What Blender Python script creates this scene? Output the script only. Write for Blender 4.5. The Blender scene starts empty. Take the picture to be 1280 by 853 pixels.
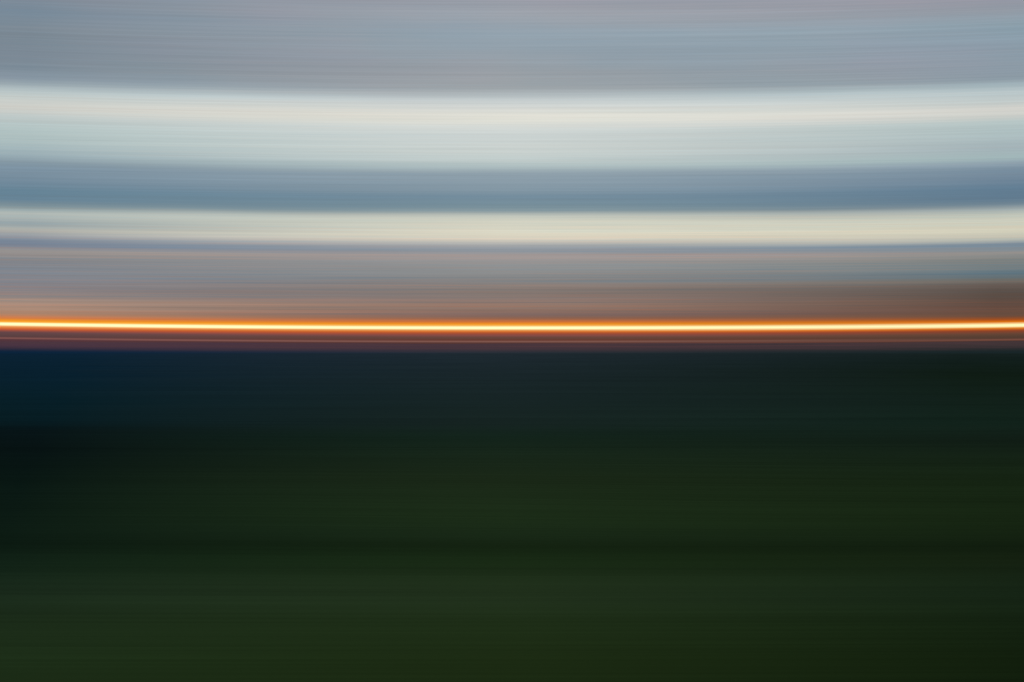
import bpy, math, random

# ---------------------------------------------------------------- camera
scene = bpy.context.scene
F = 2560.0            # focal length in photo pixels (photo is 1280 wide)
HY = 438.0            # photo row of the true horizon
CAM_H = 14.0          # metres above the fields (an embankment)
cam_data = bpy.data.cameras.new("camera")
cam_data.sensor_width = 36.0
cam_data.lens = F / 1280.0 * 36.0
cam_data.shift_y = (HY - 426.5) / 1280.0
cam_data.clip_start = 0.5
cam_data.clip_end = 60000.0
cam = bpy.data.objects.new("camera", cam_data)
scene.collection.objects.link(cam)
cam.location = (0, 0, CAM_H)
cam.rotation_euler = (math.radians(90), 0, 0)
scene.camera = cam

SUN_EL = 1.2
VS = scene.view_settings
VS.view_transform = 'Standard'
VS.look = 'None'
VS.exposure = 0.0
VS.gamma = 1.0
VS.use_curve_mapping = False
scene.cycles.filter_width = 1.25


def lin(c):
    return tuple((v / 255 / 12.92) if v <= 10.3 else ((v / 255 + 0.055) / 1.055) ** 2.4 for v in c)


class Nodes:
    """small helper for building node trees"""
    def __init__(self, tree):
        self.t = tree
        tree.nodes.clear()

    def n(self, kind, **kw):
        nd = self.t.nodes.new(kind)
        for k, v in kw.items():
            setattr(nd, k, v)
        return nd

    def put(self, sock, v):
        if hasattr(v, 'is_output'):
            self.t.links.new(v, sock)
        else:
            sock.default_value = v

    def m(self, op, a, b=0.0, c=0.0, clamp=False):
        nd = self.n('ShaderNodeMath', operation=op)
        nd.use_clamp = clamp
        for i, v in enumerate((a, b, c)):
            self.put(nd.inputs[i], v)
        return nd.outputs[0]

    def smooth(self, v, a, b):
        nd = self.n('ShaderNodeMapRange', interpolation_type='SMOOTHSTEP')
        self.put(nd.inputs['Value'], v)
        nd.inputs['From Min'].default_value = a
        nd.inputs['From Max'].default_value = b
        return nd.outputs[0]

    def mix(self, f, a, b, blend='MIX'):
        nd = self.n('ShaderNodeMix', data_type='RGBA', blend_type=blend)
        nd.clamp_factor = True
        self.put(nd.inputs[0], f)
        self.put(nd.inputs[6], a)
        self.put(nd.inputs[7], b)
        return nd.outputs[2]

    def ramp(self, v, stops, interp='LINEAR'):
        """stops = [(pos 0..1, linear rgb)]; over 31 stops are chained into several ramps"""
        stops = sorted(stops)
        chunks = []
        while len(stops) > 31:
            chunks.append(stops[:31])
            stops = stops[30:]
        chunks.append(stops)
        out = None
        for ch in chunks:
            nd = self.n('ShaderNodeValToRGB')
            cr = nd.color_ramp
            cr.interpolation = interp
            e = cr.elements
            e[0].position, e[0].color = ch[0][0], (*ch[0][1], 1)
            e[1].position, e[1].color = ch[-1][0], (*ch[-1][1], 1)
            for p, c in ch[1:-1]:
                q = e.new(p)
                q.color = (*c, 1)
            self.put(nd.inputs[0], v)
            if out is None:
                out = nd.outputs[0]
            else:
                out = self.mix(self.m('GREATER_THAN', v, ch[0][0]), out, nd.outputs[0])
        return out

    def comb(self, x, y, z):
        nd = self.n('ShaderNodeCombineXYZ')
        for i, v in enumerate((x, y, z)):
            self.put(nd.inputs[i], v)
        return nd.outputs[0]

    def noise(self, vec, scale, detail=3.0, rough=0.5):
        nd = self.n('ShaderNodeTexNoise')
        self.put(nd.inputs['Vector'], vec)
        nd.inputs['Scale'].default_value = scale
        nd.inputs['Detail'].default_value = detail
        nd.inputs['Roughness'].default_value = rough
        return nd.outputs[0]


# ---------------------------------------------------------------- sky
# Long stratus banks after sunset, seen along the elevation of the sky; the sun
# has gone down ahead and lights one narrow clear gap over the land.
BOW = 4.0                       # the banks arch a little: rise to both sides (photo px at 14 deg)
AZ1 = math.radians(14.04)
VEIL = 0.14
TOP = 460.0                     # ramp covers this many photo pixels of sky above the horizon

SKY_LEFT = [
 (0,(126,141,156)),(15,(120,141,159)),(35,(124,139,152)),(60,(119,136,150)),(85,(122,140,154)),(98,(134,153,168)),
 (105,(150,167,176)),(113,(178,194,197)),(121,(192,203,201)),(129,(204,207,201)),(136,(206,207,200)),(147,(188,201,200)),
 (160,(177,197,197)),(175,(170,191,192)),(195,(150,173,182)),(203,(129,152,166)),(210,(123,149,168)),(218,(120,146,165)),
 (228,(110,139,160)),(238,(97,133,155)),(250,(98,131,152)),(258,(124,147,156)),(266,(170,183,180)),(272,(166,179,178)),
 (280,(148,166,172)),(287,(176,179,172)),(295,(148,156,165)),(302,(114,133,155)),(307,(118,131,150)),(313,(155,148,144)),
 (320,(143,141,142)),(328,(129,134,142)),(345,(128,134,144)),(360,(135,130,135)),(371,(141,132,130)),(375,(168,140,125)),
 (385,(172,138,118)),(393,(180,130,100)),(397.8,(205,120,70)),(400.8,(240,145,30)),(403,(255,180,60)),(404.6,(263,259,198)),
 (406.9,(263,259,198)),(408.6,(235,140,64)),(412,(200,90,50)),(415,(102,70,74)),(420,(90,66,68)),(422.5,(88,58,62)),(423.7,(154,99,92)),
 (424.9,(84,53,60)),(428,(76,51,62)),(436,(74,50,64))]
SKY_MID = [
 (0,(152,159,171)),(20,(156,163,173)),(45,(150,165,177)),(70,(148,161,172)),(95,(153,161,168)),(108,(154,163,169)),
 (118,(173,184,188)),(126,(196,206,207)),(134,(214,218,214)),(142,(222,222,212)),(150,(224,224,213)),(158,(211,217,213)),
 (170,(202,212,211)),(185,(201,210,207)),(200,(191,205,204)),(207,(176,195,197)),(217,(140,161,174)),(228,(134,157,172)),
 (238,(126,151,167)),(246,(111,142,162)),(258,(114,143,157)),(264,(130,153,161)),(270,(193,199,188)),(276,(210,212,195)),
 (285,(213,213,194)),(294,(218,213,191)),(300,(212,205,187)),(305,(178,179,176)),(310,(146,156,165)),(314,(140,151,161)),
 (319,(158,151,150)),(322,(163,151,148)),(328,(144,147,149)),(340,(138,143,145)),(352,(128,130,132)),(357,(138,127,122)),
 (365,(129,119,114)),(375,(137,118,111)),(382,(148,118,104)),(388,(140,112,100)),(394,(128,102,97)),(398,(138,98,80)),
 (400,(168,104,72)),(402.5,(205,112,60)),(404.6,(238,140,32)),(407.2,(246,168,42)),(408.6,(263,259,198)),(411.3,(263,259,198)),
 (413.1,(230,140,50)),(415.2,(205,98,45)),(417,(155,72,48)),(419.5,(132,75,72)),(422.5,(92,67,59)),(425.6,(100,56,49)),
 (426.9,(140,98,88)),(428.2,(84,53,51)),(432,(74,53,53)),(440,(73,58,64))]
SKY_RIGHT = [
 (0,(149,152,165)),(12,(148,156,168)),(30,(138,161,175)),(50,(136,159,174)),(75,(138,156,170)),(100,(138,157,169)),
 (108,(158,179,186)),(117,(183,199,202)),(129,(194,204,203)),(138,(210,209,202)),(146,(203,206,200)),(154,(179,197,197)),
 (167,(173,193,195)),(186,(164,182,188)),(198,(160,185,188)),(205,(139,161,175)),(212,(119,144,163)),(224,(110,136,158)),
 (236,(94,127,152)),(249,(93,124,148)),(256,(109,134,150)),(262,(158,171,172)),(269,(193,199,185)),(277,(208,209,190)),
 (289,(210,206,182)),(299,(188,189,175)),(305,(117,140,158)),(312,(128,141,150)),(317,(148,143,138)),(324,(124,130,129)),
 (335,(113,126,130)),(343,(90,116,129)),(350,(110,111,106)),(356,(101,90,84)),(362,(91,81,75)),(370,(91,77,69)),(385,(103,74,62)),
 (395,(105,75,60)),(398.6,(140,76,40)),(401.6,(200,90,15)),(404,(240,140,20)),(405.7,(263,259,198)),(408.2,(263,259,198)),
 (409.9,(240,150,50)),(411.5,(200,95,30)),(414,(140,66,40)),(417,(105,70,55)),(421,(81,62,51)),(423.4,(84,60,50)),(424.6,(142,90,76)),
 (425.8,(70,48,42)),(430,(62,46,42)),(436,(60,46,44))]


def sky_stops(table, px):
    """photo row in the column px -> position along the elevation coordinate of the sky"""
    out = []
    hyp = math.hypot(1.0, (px - 640) / F)
    az = math.atan((px - 640) / F)
    for y, c in table:
        if y < 396:                       # thin veil: the banks are a little greyer than pure tints
            g = 0.3 * c[0] + 0.6 * c[1] + 0.1 * c[2]
            c = tuple(v + VEIL * (g - v) for v in c)
        up = (HY - y) / hyp - BOW * (az / AZ1) ** 2
        out.append((min(max(up / TOP, 0.0), 1.0), lin(c)))
    return out


world = bpy.data.worlds.new("World")
scene.world = world
world.use_nodes = True
W = Nodes(world.node_tree)
tc = W.n('ShaderNodeTexCoord')
sx = W.n('ShaderNodeSeparateXYZ')
W.put(sx.inputs[0], tc.outputs['Generated'])
dx, dy, dz = sx.outputs
az = W.m('ARCTAN2', dx, dy)
hor = W.m('SQRT', W.m('ADD', W.m('MULTIPLY', dx, dx), W.m('MULTIPLY', dy, dy)))
tanel = W.m('DIVIDE', dz, W.m('MAXIMUM', hor, 1e-4))
azc = W.m('MINIMUM', W.m('ABSOLUTE', az), math.radians(22))
bow = W.m('MULTIPLY', W.m('MULTIPLY', azc, azc), BOW / AZ1 ** 2)
up = W.m('SUBTRACT', W.m('MULTIPLY', tanel, F), bow)
# slow waviness of the banks, plus fine wisps drawn out along them
slow = W.noise(W.comb(W.m('MULTIPLY', az, 5.0), W.m('MULTIPLY', tanel, 14.0), 3.1), 1.0, 2.0)
wob = W.m('MULTIPLY', W.m('SUBTRACT', slow, 0.5), W.smooth(up, 40.0, 200.0))
up = W.m('ADD', up, W.m('MULTIPLY', wob, 6.0))
u = W.m('MULTIPLY', up, 1.0 / TOP, clamp=True)
cl = W.ramp(u, sky_stops(SKY_LEFT, 30))
cm = W.ramp(u, sky_stops(SKY_MID, 640))
cr = W.ramp(u, sky_stops(SKY_RIGHT, 1246))
azn = W.m('DIVIDE', az, math.radians(13.3))
fl = W.m('POWER', W.m('MULTIPLY', azn, -1.0, clamp=True), 1.3)
fr = W.m('POWER', W.m('MULTIPLY', azn, 1.0, clamp=True), 1.3)
cloud = W.mix(fr, W.mix(fl, cm, cl), cr)
fine = W.noise(W.comb(W.m('MULTIPLY', az, 4.0), W.m('MULTIPLY', tanel, 850.0), 0.0), 1.0, 4.0, 0.7)
fine2 = W.noise(W.comb(W.m('MULTIPLY', az, 3.0), W.m('MULTIPLY', tanel, 150.0), 7.0), 1.0, 3.0, 0.55)
wisp = W.m('ADD', W.m('MULTIPLY', W.m('SUBTRACT', fine, 0.5), 0.30), W.m('MULTIPLY', W.m('SUBTRACT', fine2, 0.5), 0.20))
shred = W.noise(W.comb(W.m('MULTIPLY', az, 5.0), W.m('MULTIPLY', tanel, 700.0), 21.0), 1.0, 4.0, 0.7)
wisp = W.m('ADD', wisp, W.m('MULTIPLY', W.m('MULTIPLY', W.m('SUBTRACT', shred, 0.5), 0.30), W.m('MULTIPLY', W.smooth(up, 150.0, 90.0), W.smooth(up, 38.0, 46.0))))
wisp = W.m('ADD', wisp, 1.0)
vm = W.n('ShaderNodeVectorMath', operation='SCALE')
W.put(vm.inputs[0], cloud)
W.put(vm.inputs['Scale'], wisp)
cloud = vm.outputs[0]
# thin rosy and slate-blue shreds in the haze low over the land
tint = W.noise(W.comb(W.m('MULTIPLY', az, 5.0), W.m('MULTIPLY', tanel, 1000.0), 13.0), 1.0, 4.0, 0.7)
low = W.m('MULTIPLY', W.smooth(up, 200.0, 60.0), W.smooth(up, 38.0, 48.0))
low = W.m('ADD', W.m('MULTIPLY', low, 0.85), 0.15)
cloud = W.mix(W.m('MULTIPLY', W.smooth(tint, 0.48, 0.72), low), cloud, (1.20, 0.96, 0.88, 1), 'MULTIPLY')
cloud = W.mix(W.m('MULTIPLY', W.smooth(tint, 0.52, 0.28), low), cloud, (0.80, 0.95, 1.06, 1), 'MULTIPLY')
# the high deck is mottled, mauve here and blue-grey there
mott = W.noise(W.comb(W.m('MULTIPLY', az, 7.0), W.m('MULTIPLY', tanel, 30.0), 31.0), 1.0, 3.0, 0.5)
deck = W.smooth(up, 300.0, 345.0)
cloud = W.mix(W.m('MULTIPLY', W.smooth(mott, 0.45, 0.75), deck), cloud, (1.06, 0.99, 1.01, 1), 'MULTIPLY')
cloud = W.mix(W.m('MULTIPLY', W.smooth(mott, 0.55, 0.25), deck), cloud, (0.92, 0.98, 1.01, 1), 'MULTIPLY')
# round the compass, away from the afterglow, the same cloud goes on in plain greys
away = W.ramp(u, [(0.0, lin((112, 118, 132))), (0.25, lin((128, 134, 146))), (0.6, lin((140, 150, 162))), (1.0, lin((150, 156, 170)))])
cloud = W.mix(W.smooth(W.m('ABSOLUTE', az), math.radians(30), math.radians(95)), cloud, away)
nish = W.n('ShaderNodeTexSky', sky_type='NISHITA')
nish.sun_disc = False
nish.sun_elevation = math.radians(SUN_EL)
nish.sun_rotation = 0.0
nish.altitude = 100.0
sky_scaled = W.n('ShaderNodeVectorMath', operation='SCALE')
W.put(sky_scaled.inputs[0], nish.outputs[0])
sky_scaled.inputs['Scale'].default_value = 0.05
total = W.mix(0.008, cloud, sky_scaled.outputs[0])
bg = W.n('ShaderNodeBackground')
W.put(bg.inputs['Color'], total)
bg.inputs['Strength'].default_value = 1.0
wo = W.n('ShaderNodeOutputWorld')
W.put(wo.inputs['Surface'], bg.outputs[0])

# ---------------------------------------------------------------- sun
# just above the land ahead, veiled by the banks: low, soft and warm
sun_data = bpy.data.lights.new("sun", 'SUN')
sun_data.energy = 0.6
sun_data.angle = math.radians(10)
sun_data.color = (1.0, 0.66, 0.36)
sun = bpy.data.objects.new("sun", sun_data)
scene.collection.objects.link(sun)
sun.rotation_euler = (math.radians(-(90 - SUN_EL)), 0, 0)     # shines from +Y towards the camera

# ---------------------------------------------------------------- helpers
rng = random.Random(11)


def mesh_obj(name, verts, faces, mat, kind=None, smooth=True):
    me = bpy.data.meshes.new(name)
    me.from_pydata(verts, [], faces)
    if smooth:
        me.polygons.foreach_set('use_smooth', [True] * len(me.polygons))
    me.update()
    o = bpy.data.objects.new(name, me)
    scene.collection.objects.link(o)
    me.materials.append(mat)
    if kind:
        o["kind"] = kind
    return o


def material(name):
    mt = bpy.data.materials.new(name)
    mt.use_nodes = True
    return mt, Nodes(mt.node_tree)


def finish(N, colour, rough=1.0, spec=0.0, normal=None):
    b = N.n('ShaderNodeBsdfPrincipled')
    N.put(b.inputs['Base Color'], colour)
    b.inputs['Roughness'].default_value = rough
    b.inputs['Specular IOR Level'].default_value = spec
    if normal is not None:
        N.put(b.inputs['Normal'], normal)
    o = N.n('ShaderNodeOutputMaterial')
    N.put(o.inputs['Surface'], b.outputs[0])


# ---------------------------------------------------------------- fields
# Strips of different crops lie across the view, one behind the other; the
# colours below are the crops as a photograph in this light shows them, lens falloff included, turned
# into albedo by GAIN (how brightly this sky shows a white sheet on the ground).
GAIN = (0.305, 0.325, 0.375)


def alb(c):
    return tuple(v / g for v, g in zip(lin(c), GAIN))


def dist(y):
    return CAM_H * F / (y - HY)


LOG0, LOG1 = math.log(60.0), math.log(14000.0)


def strip_stops(rows):
    return [((math.log(dist(y)) - LOG0) / (LOG1 - LOG0), alb(c)) for y, c in rows]


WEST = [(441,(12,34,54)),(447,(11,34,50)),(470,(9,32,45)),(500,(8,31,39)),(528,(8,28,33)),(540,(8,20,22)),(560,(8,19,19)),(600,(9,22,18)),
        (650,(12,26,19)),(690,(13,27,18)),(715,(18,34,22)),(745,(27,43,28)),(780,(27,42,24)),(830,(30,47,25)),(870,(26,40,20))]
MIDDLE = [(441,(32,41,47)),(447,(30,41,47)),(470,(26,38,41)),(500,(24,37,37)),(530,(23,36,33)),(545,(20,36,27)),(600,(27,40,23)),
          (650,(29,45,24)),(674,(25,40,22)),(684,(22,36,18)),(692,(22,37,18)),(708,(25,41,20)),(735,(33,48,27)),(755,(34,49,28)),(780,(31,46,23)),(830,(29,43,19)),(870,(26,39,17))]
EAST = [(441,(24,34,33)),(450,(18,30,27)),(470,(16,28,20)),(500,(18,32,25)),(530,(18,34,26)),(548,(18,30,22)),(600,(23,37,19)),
        (650,(23,37,18)),(676,(21,34,17)),(685,(18,30,15)),(700,(21,32,16)),(745,(22,36,21)),(780,(19,32,16)),(830,(17,29,12)),(870,(15,26,11))]  # lens falloff painted into the colour: darker towards the near right corner

mat_field, N = material("crop_strips")
tc = N.n('ShaderNodeTexCoord')
sp = N.n('ShaderNodeSeparateXYZ')
N.put(sp.inputs[0], tc.outputs['Object'])
X, Y, Z = sp.outputs
wave = N.noise(N.comb(N.m('MULTIPLY', X, 0.004), N.m('MULTIPLY', Y, 0.004), 0.0), 1.0, 2.0)
Yw = N.m('MULTIPLY', Y, N.m('ADD', 1.0, N.m('MULTIPLY', N.m('SUBTRACT', wave, 0.5), 0.05)))
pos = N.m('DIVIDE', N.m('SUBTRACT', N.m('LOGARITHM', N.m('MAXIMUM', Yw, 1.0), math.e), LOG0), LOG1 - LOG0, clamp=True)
side = N.m('DIVIDE', X, N.m('ADD', 6.0, N.m('MULTIPLY', Y, 0.215)))
side = N.m('ADD', side, N.m('MULTIPLY', N.m('SUBTRACT', wave, 0.5), 0.25))
fw = N.m('POWER', N.m('MULTIPLY', side, -1.0, clamp=True), 1.4)
fe = N.m('MULTIPLY', side, 1.0, clamp=True)
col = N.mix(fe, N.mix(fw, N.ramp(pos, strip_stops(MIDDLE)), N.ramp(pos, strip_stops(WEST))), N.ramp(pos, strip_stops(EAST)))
# sowing rows and swaths differ a little from one to the next
rowsn = N.noise(N.comb(N.m('MULTIPLY', X, 0.012), N.m('MULTIPLY', pos, 640.0), 1.0), 1.0, 4.0, 0.6)
swath = N.noise(N.comb(N.m('MULTIPLY', X, 0.006), N.m('MULTIPLY', pos, 70.0), 5.0), 1.0, 3.0, 0.55)
var = N.m('ADD', 1.0, N.m('ADD', N.m('MULTIPLY', N.m('SUBTRACT', rowsn, 0.5), 0.5), N.m('MULTIPLY', N.m('SUBTRACT', swath, 0.5), 0.45)))
vm = N.n('ShaderNodeVectorMath', operation='SCALE')
N.put(vm.inputs[0], col)
N.put(vm.inputs['Scale'], var)
finish(N, vm.outputs[0])

# the ground sheet: fine crop rows near the camera, widening swaths further off
ys = [-60.0, -20.0, 20.0, 50.0, 64.0]
zs = [0.0] * 5
y = 70.0
while y < 420.0:                       # one low ridge for each row of the crop
    h = rng.uniform(0.02, 0.075)
    step = 0.75 * (1 + max(0.0, y - 150) / 160)
    for k, q in ((0.0, 0.0), (0.3, 0.8), (0.55, 1.0), (0.8, 0.7)):
        ys.append(y + step * k)
        zs.append(h * q * step / 0.75)
    y += step
while y < 12500:
    ys.append(y)
    zs.append(0.0)
    y *= 1.03
xs_f = [-1.0, -0.8, -0.62, -0.46, -0.34, -0.26, -0.19, -0.13, -0.08, -0.04, 0, 0.04, 0.08, 0.13, 0.19, 0.26, 0.34, 0.46, 0.62, 0.8, 1.0]
verts, faces = [], []
for j, (yy, zz) in enumerate(zip(ys, zs)):
    half = 420 + max(yy, 0) * 0.62
    for i, f in enumerate(xs_f):
        x = f * half
        near = max(0.0, 1 - abs(yy - 200) / 260)
        swell = 0.25 * near * math.sin(x * 0.021 + yy * 0.013) + 0.15 * near * math.sin(x * 0.047 - yy * 0.022 + 1.0)
        verts.append((x, yy, zz * (1 + 0.25 * math.sin(i * 2.3 + j * 0.7)) + swell))
nx = len(xs_f)
def ground_sheet(name, y0, y1, label):
    """the rows of the ground between two distances, as one sheet that butts against the next"""
    js = [j for j in range(len(ys)) if y0 <= ys[j] <= y1]
    vs, fs = [], []
    for j in js:
        vs += verts[j * nx:(j + 1) * nx]
    for j in range(len(js) - 1):
        for i in range(nx - 1):
            a = j * nx + i
            fs.append((a, a + 1, a + nx + 1, a + nx))
    o = mesh_obj(name, vs, fs, mat_field, "structure")
    o["label"] = label
    o["category"] = "field"


edge1 = min(ys, key=lambda v: abs(v - dist(685)))
edge2 = min(ys, key=lambda v: abs(v - dist(536)))
ground_sheet("meadow", -100, edge1, "nearest strip of dark green meadow below the thin dark furrow line")
ground_sheet("field", edge1, edge2, "middle strip of blackish green field between the meadow and the bluish far field")
ground_sheet("far_field", edge2, 20000, "bluish far strip of field reaching to the foot of the hills")

# ---------------------------------------------------------------- hills
mat_hill, N = material("heather_moor")
tc = N.n('ShaderNodeTexCoord')
sp = N.n('ShaderNodeSeparateXYZ')
N.put(sp.inputs[0], tc.outputs['Object'])
X, Y, Z = sp.outputs
patch = N.noise(N.comb(N.m('MULTIPLY', X, 0.0012), N.m('MULTIPLY', Z, 0.14), 2.0), 1.0, 4.0, 0.6)
east = N.smooth(X, -2600.0, 2600.0)
heath = N.mix(east, (0.235, 0.110, 0.145, 1), (0.155, 0.105, 0.092, 1))
heath = N.mix(N.smooth(patch, 0.35, 0.75), heath, (0.27, 0.125, 0.12, 1))
# far field's colour blends up the slope into heather, softening the edge
bend = N.m('MULTIPLY', N.m('MULTIPLY', X, X), 11.0 / 2300.0 ** 2)
tuft = N.noise(N.comb(N.m('MULTIPLY', X, 0.004), N.m('MULTIPLY', Z, 0.25), 6.0), 1.0, 4.0, 0.6)
climb = N.m('ADD', N.m('SUBTRACT', Z, bend), N.m('MULTIPLY', N.m('SUBTRACT', tuft, 0.5), 7.0))
foot_tone = N.ramp(N.smooth(X, -2300.0, 2100.0), [(0.0, (0.012, 0.055, 0.115)), (0.5, (0.055, 0.085, 0.10)), (1.0, (0.034, 0.060, 0.056))])
heath = N.mix(N.smooth(climb, -5.0, 30.0), foot_tone, heath)
finish(N, heath)


def crest(x):
    t = abs(x) / 2400.0
    edge = 11.0 * min(t, 1.5) ** 2
    return 46.0 + edge + 0.9 * math.sin(x * 0.0031) + 0.6 * math.sin(x * 0.0083 + 1.3)


verts, faces = [], []
rows = [(9000, -0.02), (9100, 0.10), (9250, 0.30), (9450, 0.56), (9650, 0.78), (9850, 0.93), (10000, 1.0), (10250, 0.96), (10800, 0.6), (11600, -0.05)]
nxh = 161
for yy, f in rows:
    for i in range(nxh):
        x = -8000 + 16000 * i / (nxh - 1)
        z = f * crest(x) + 1.2 * math.sin(x * 0.006 + yy * 0.01) * (1 - abs(2 * f - 1)) if f > 0 else -2.0
        verts.append((x, yy, z))
for j in range(len(rows) - 1):
    for i in range(nxh - 1):
        a = j * nxh + i
        faces.append((a, a + 1, a + nxh + 1, a + nxh))
hills = mesh_obj("hills", verts, faces, mat_hill, "structure")
hills["label"] = "low mauve brown moorland hills along the horizon under the orange glow"
hills["category"] = "hills"
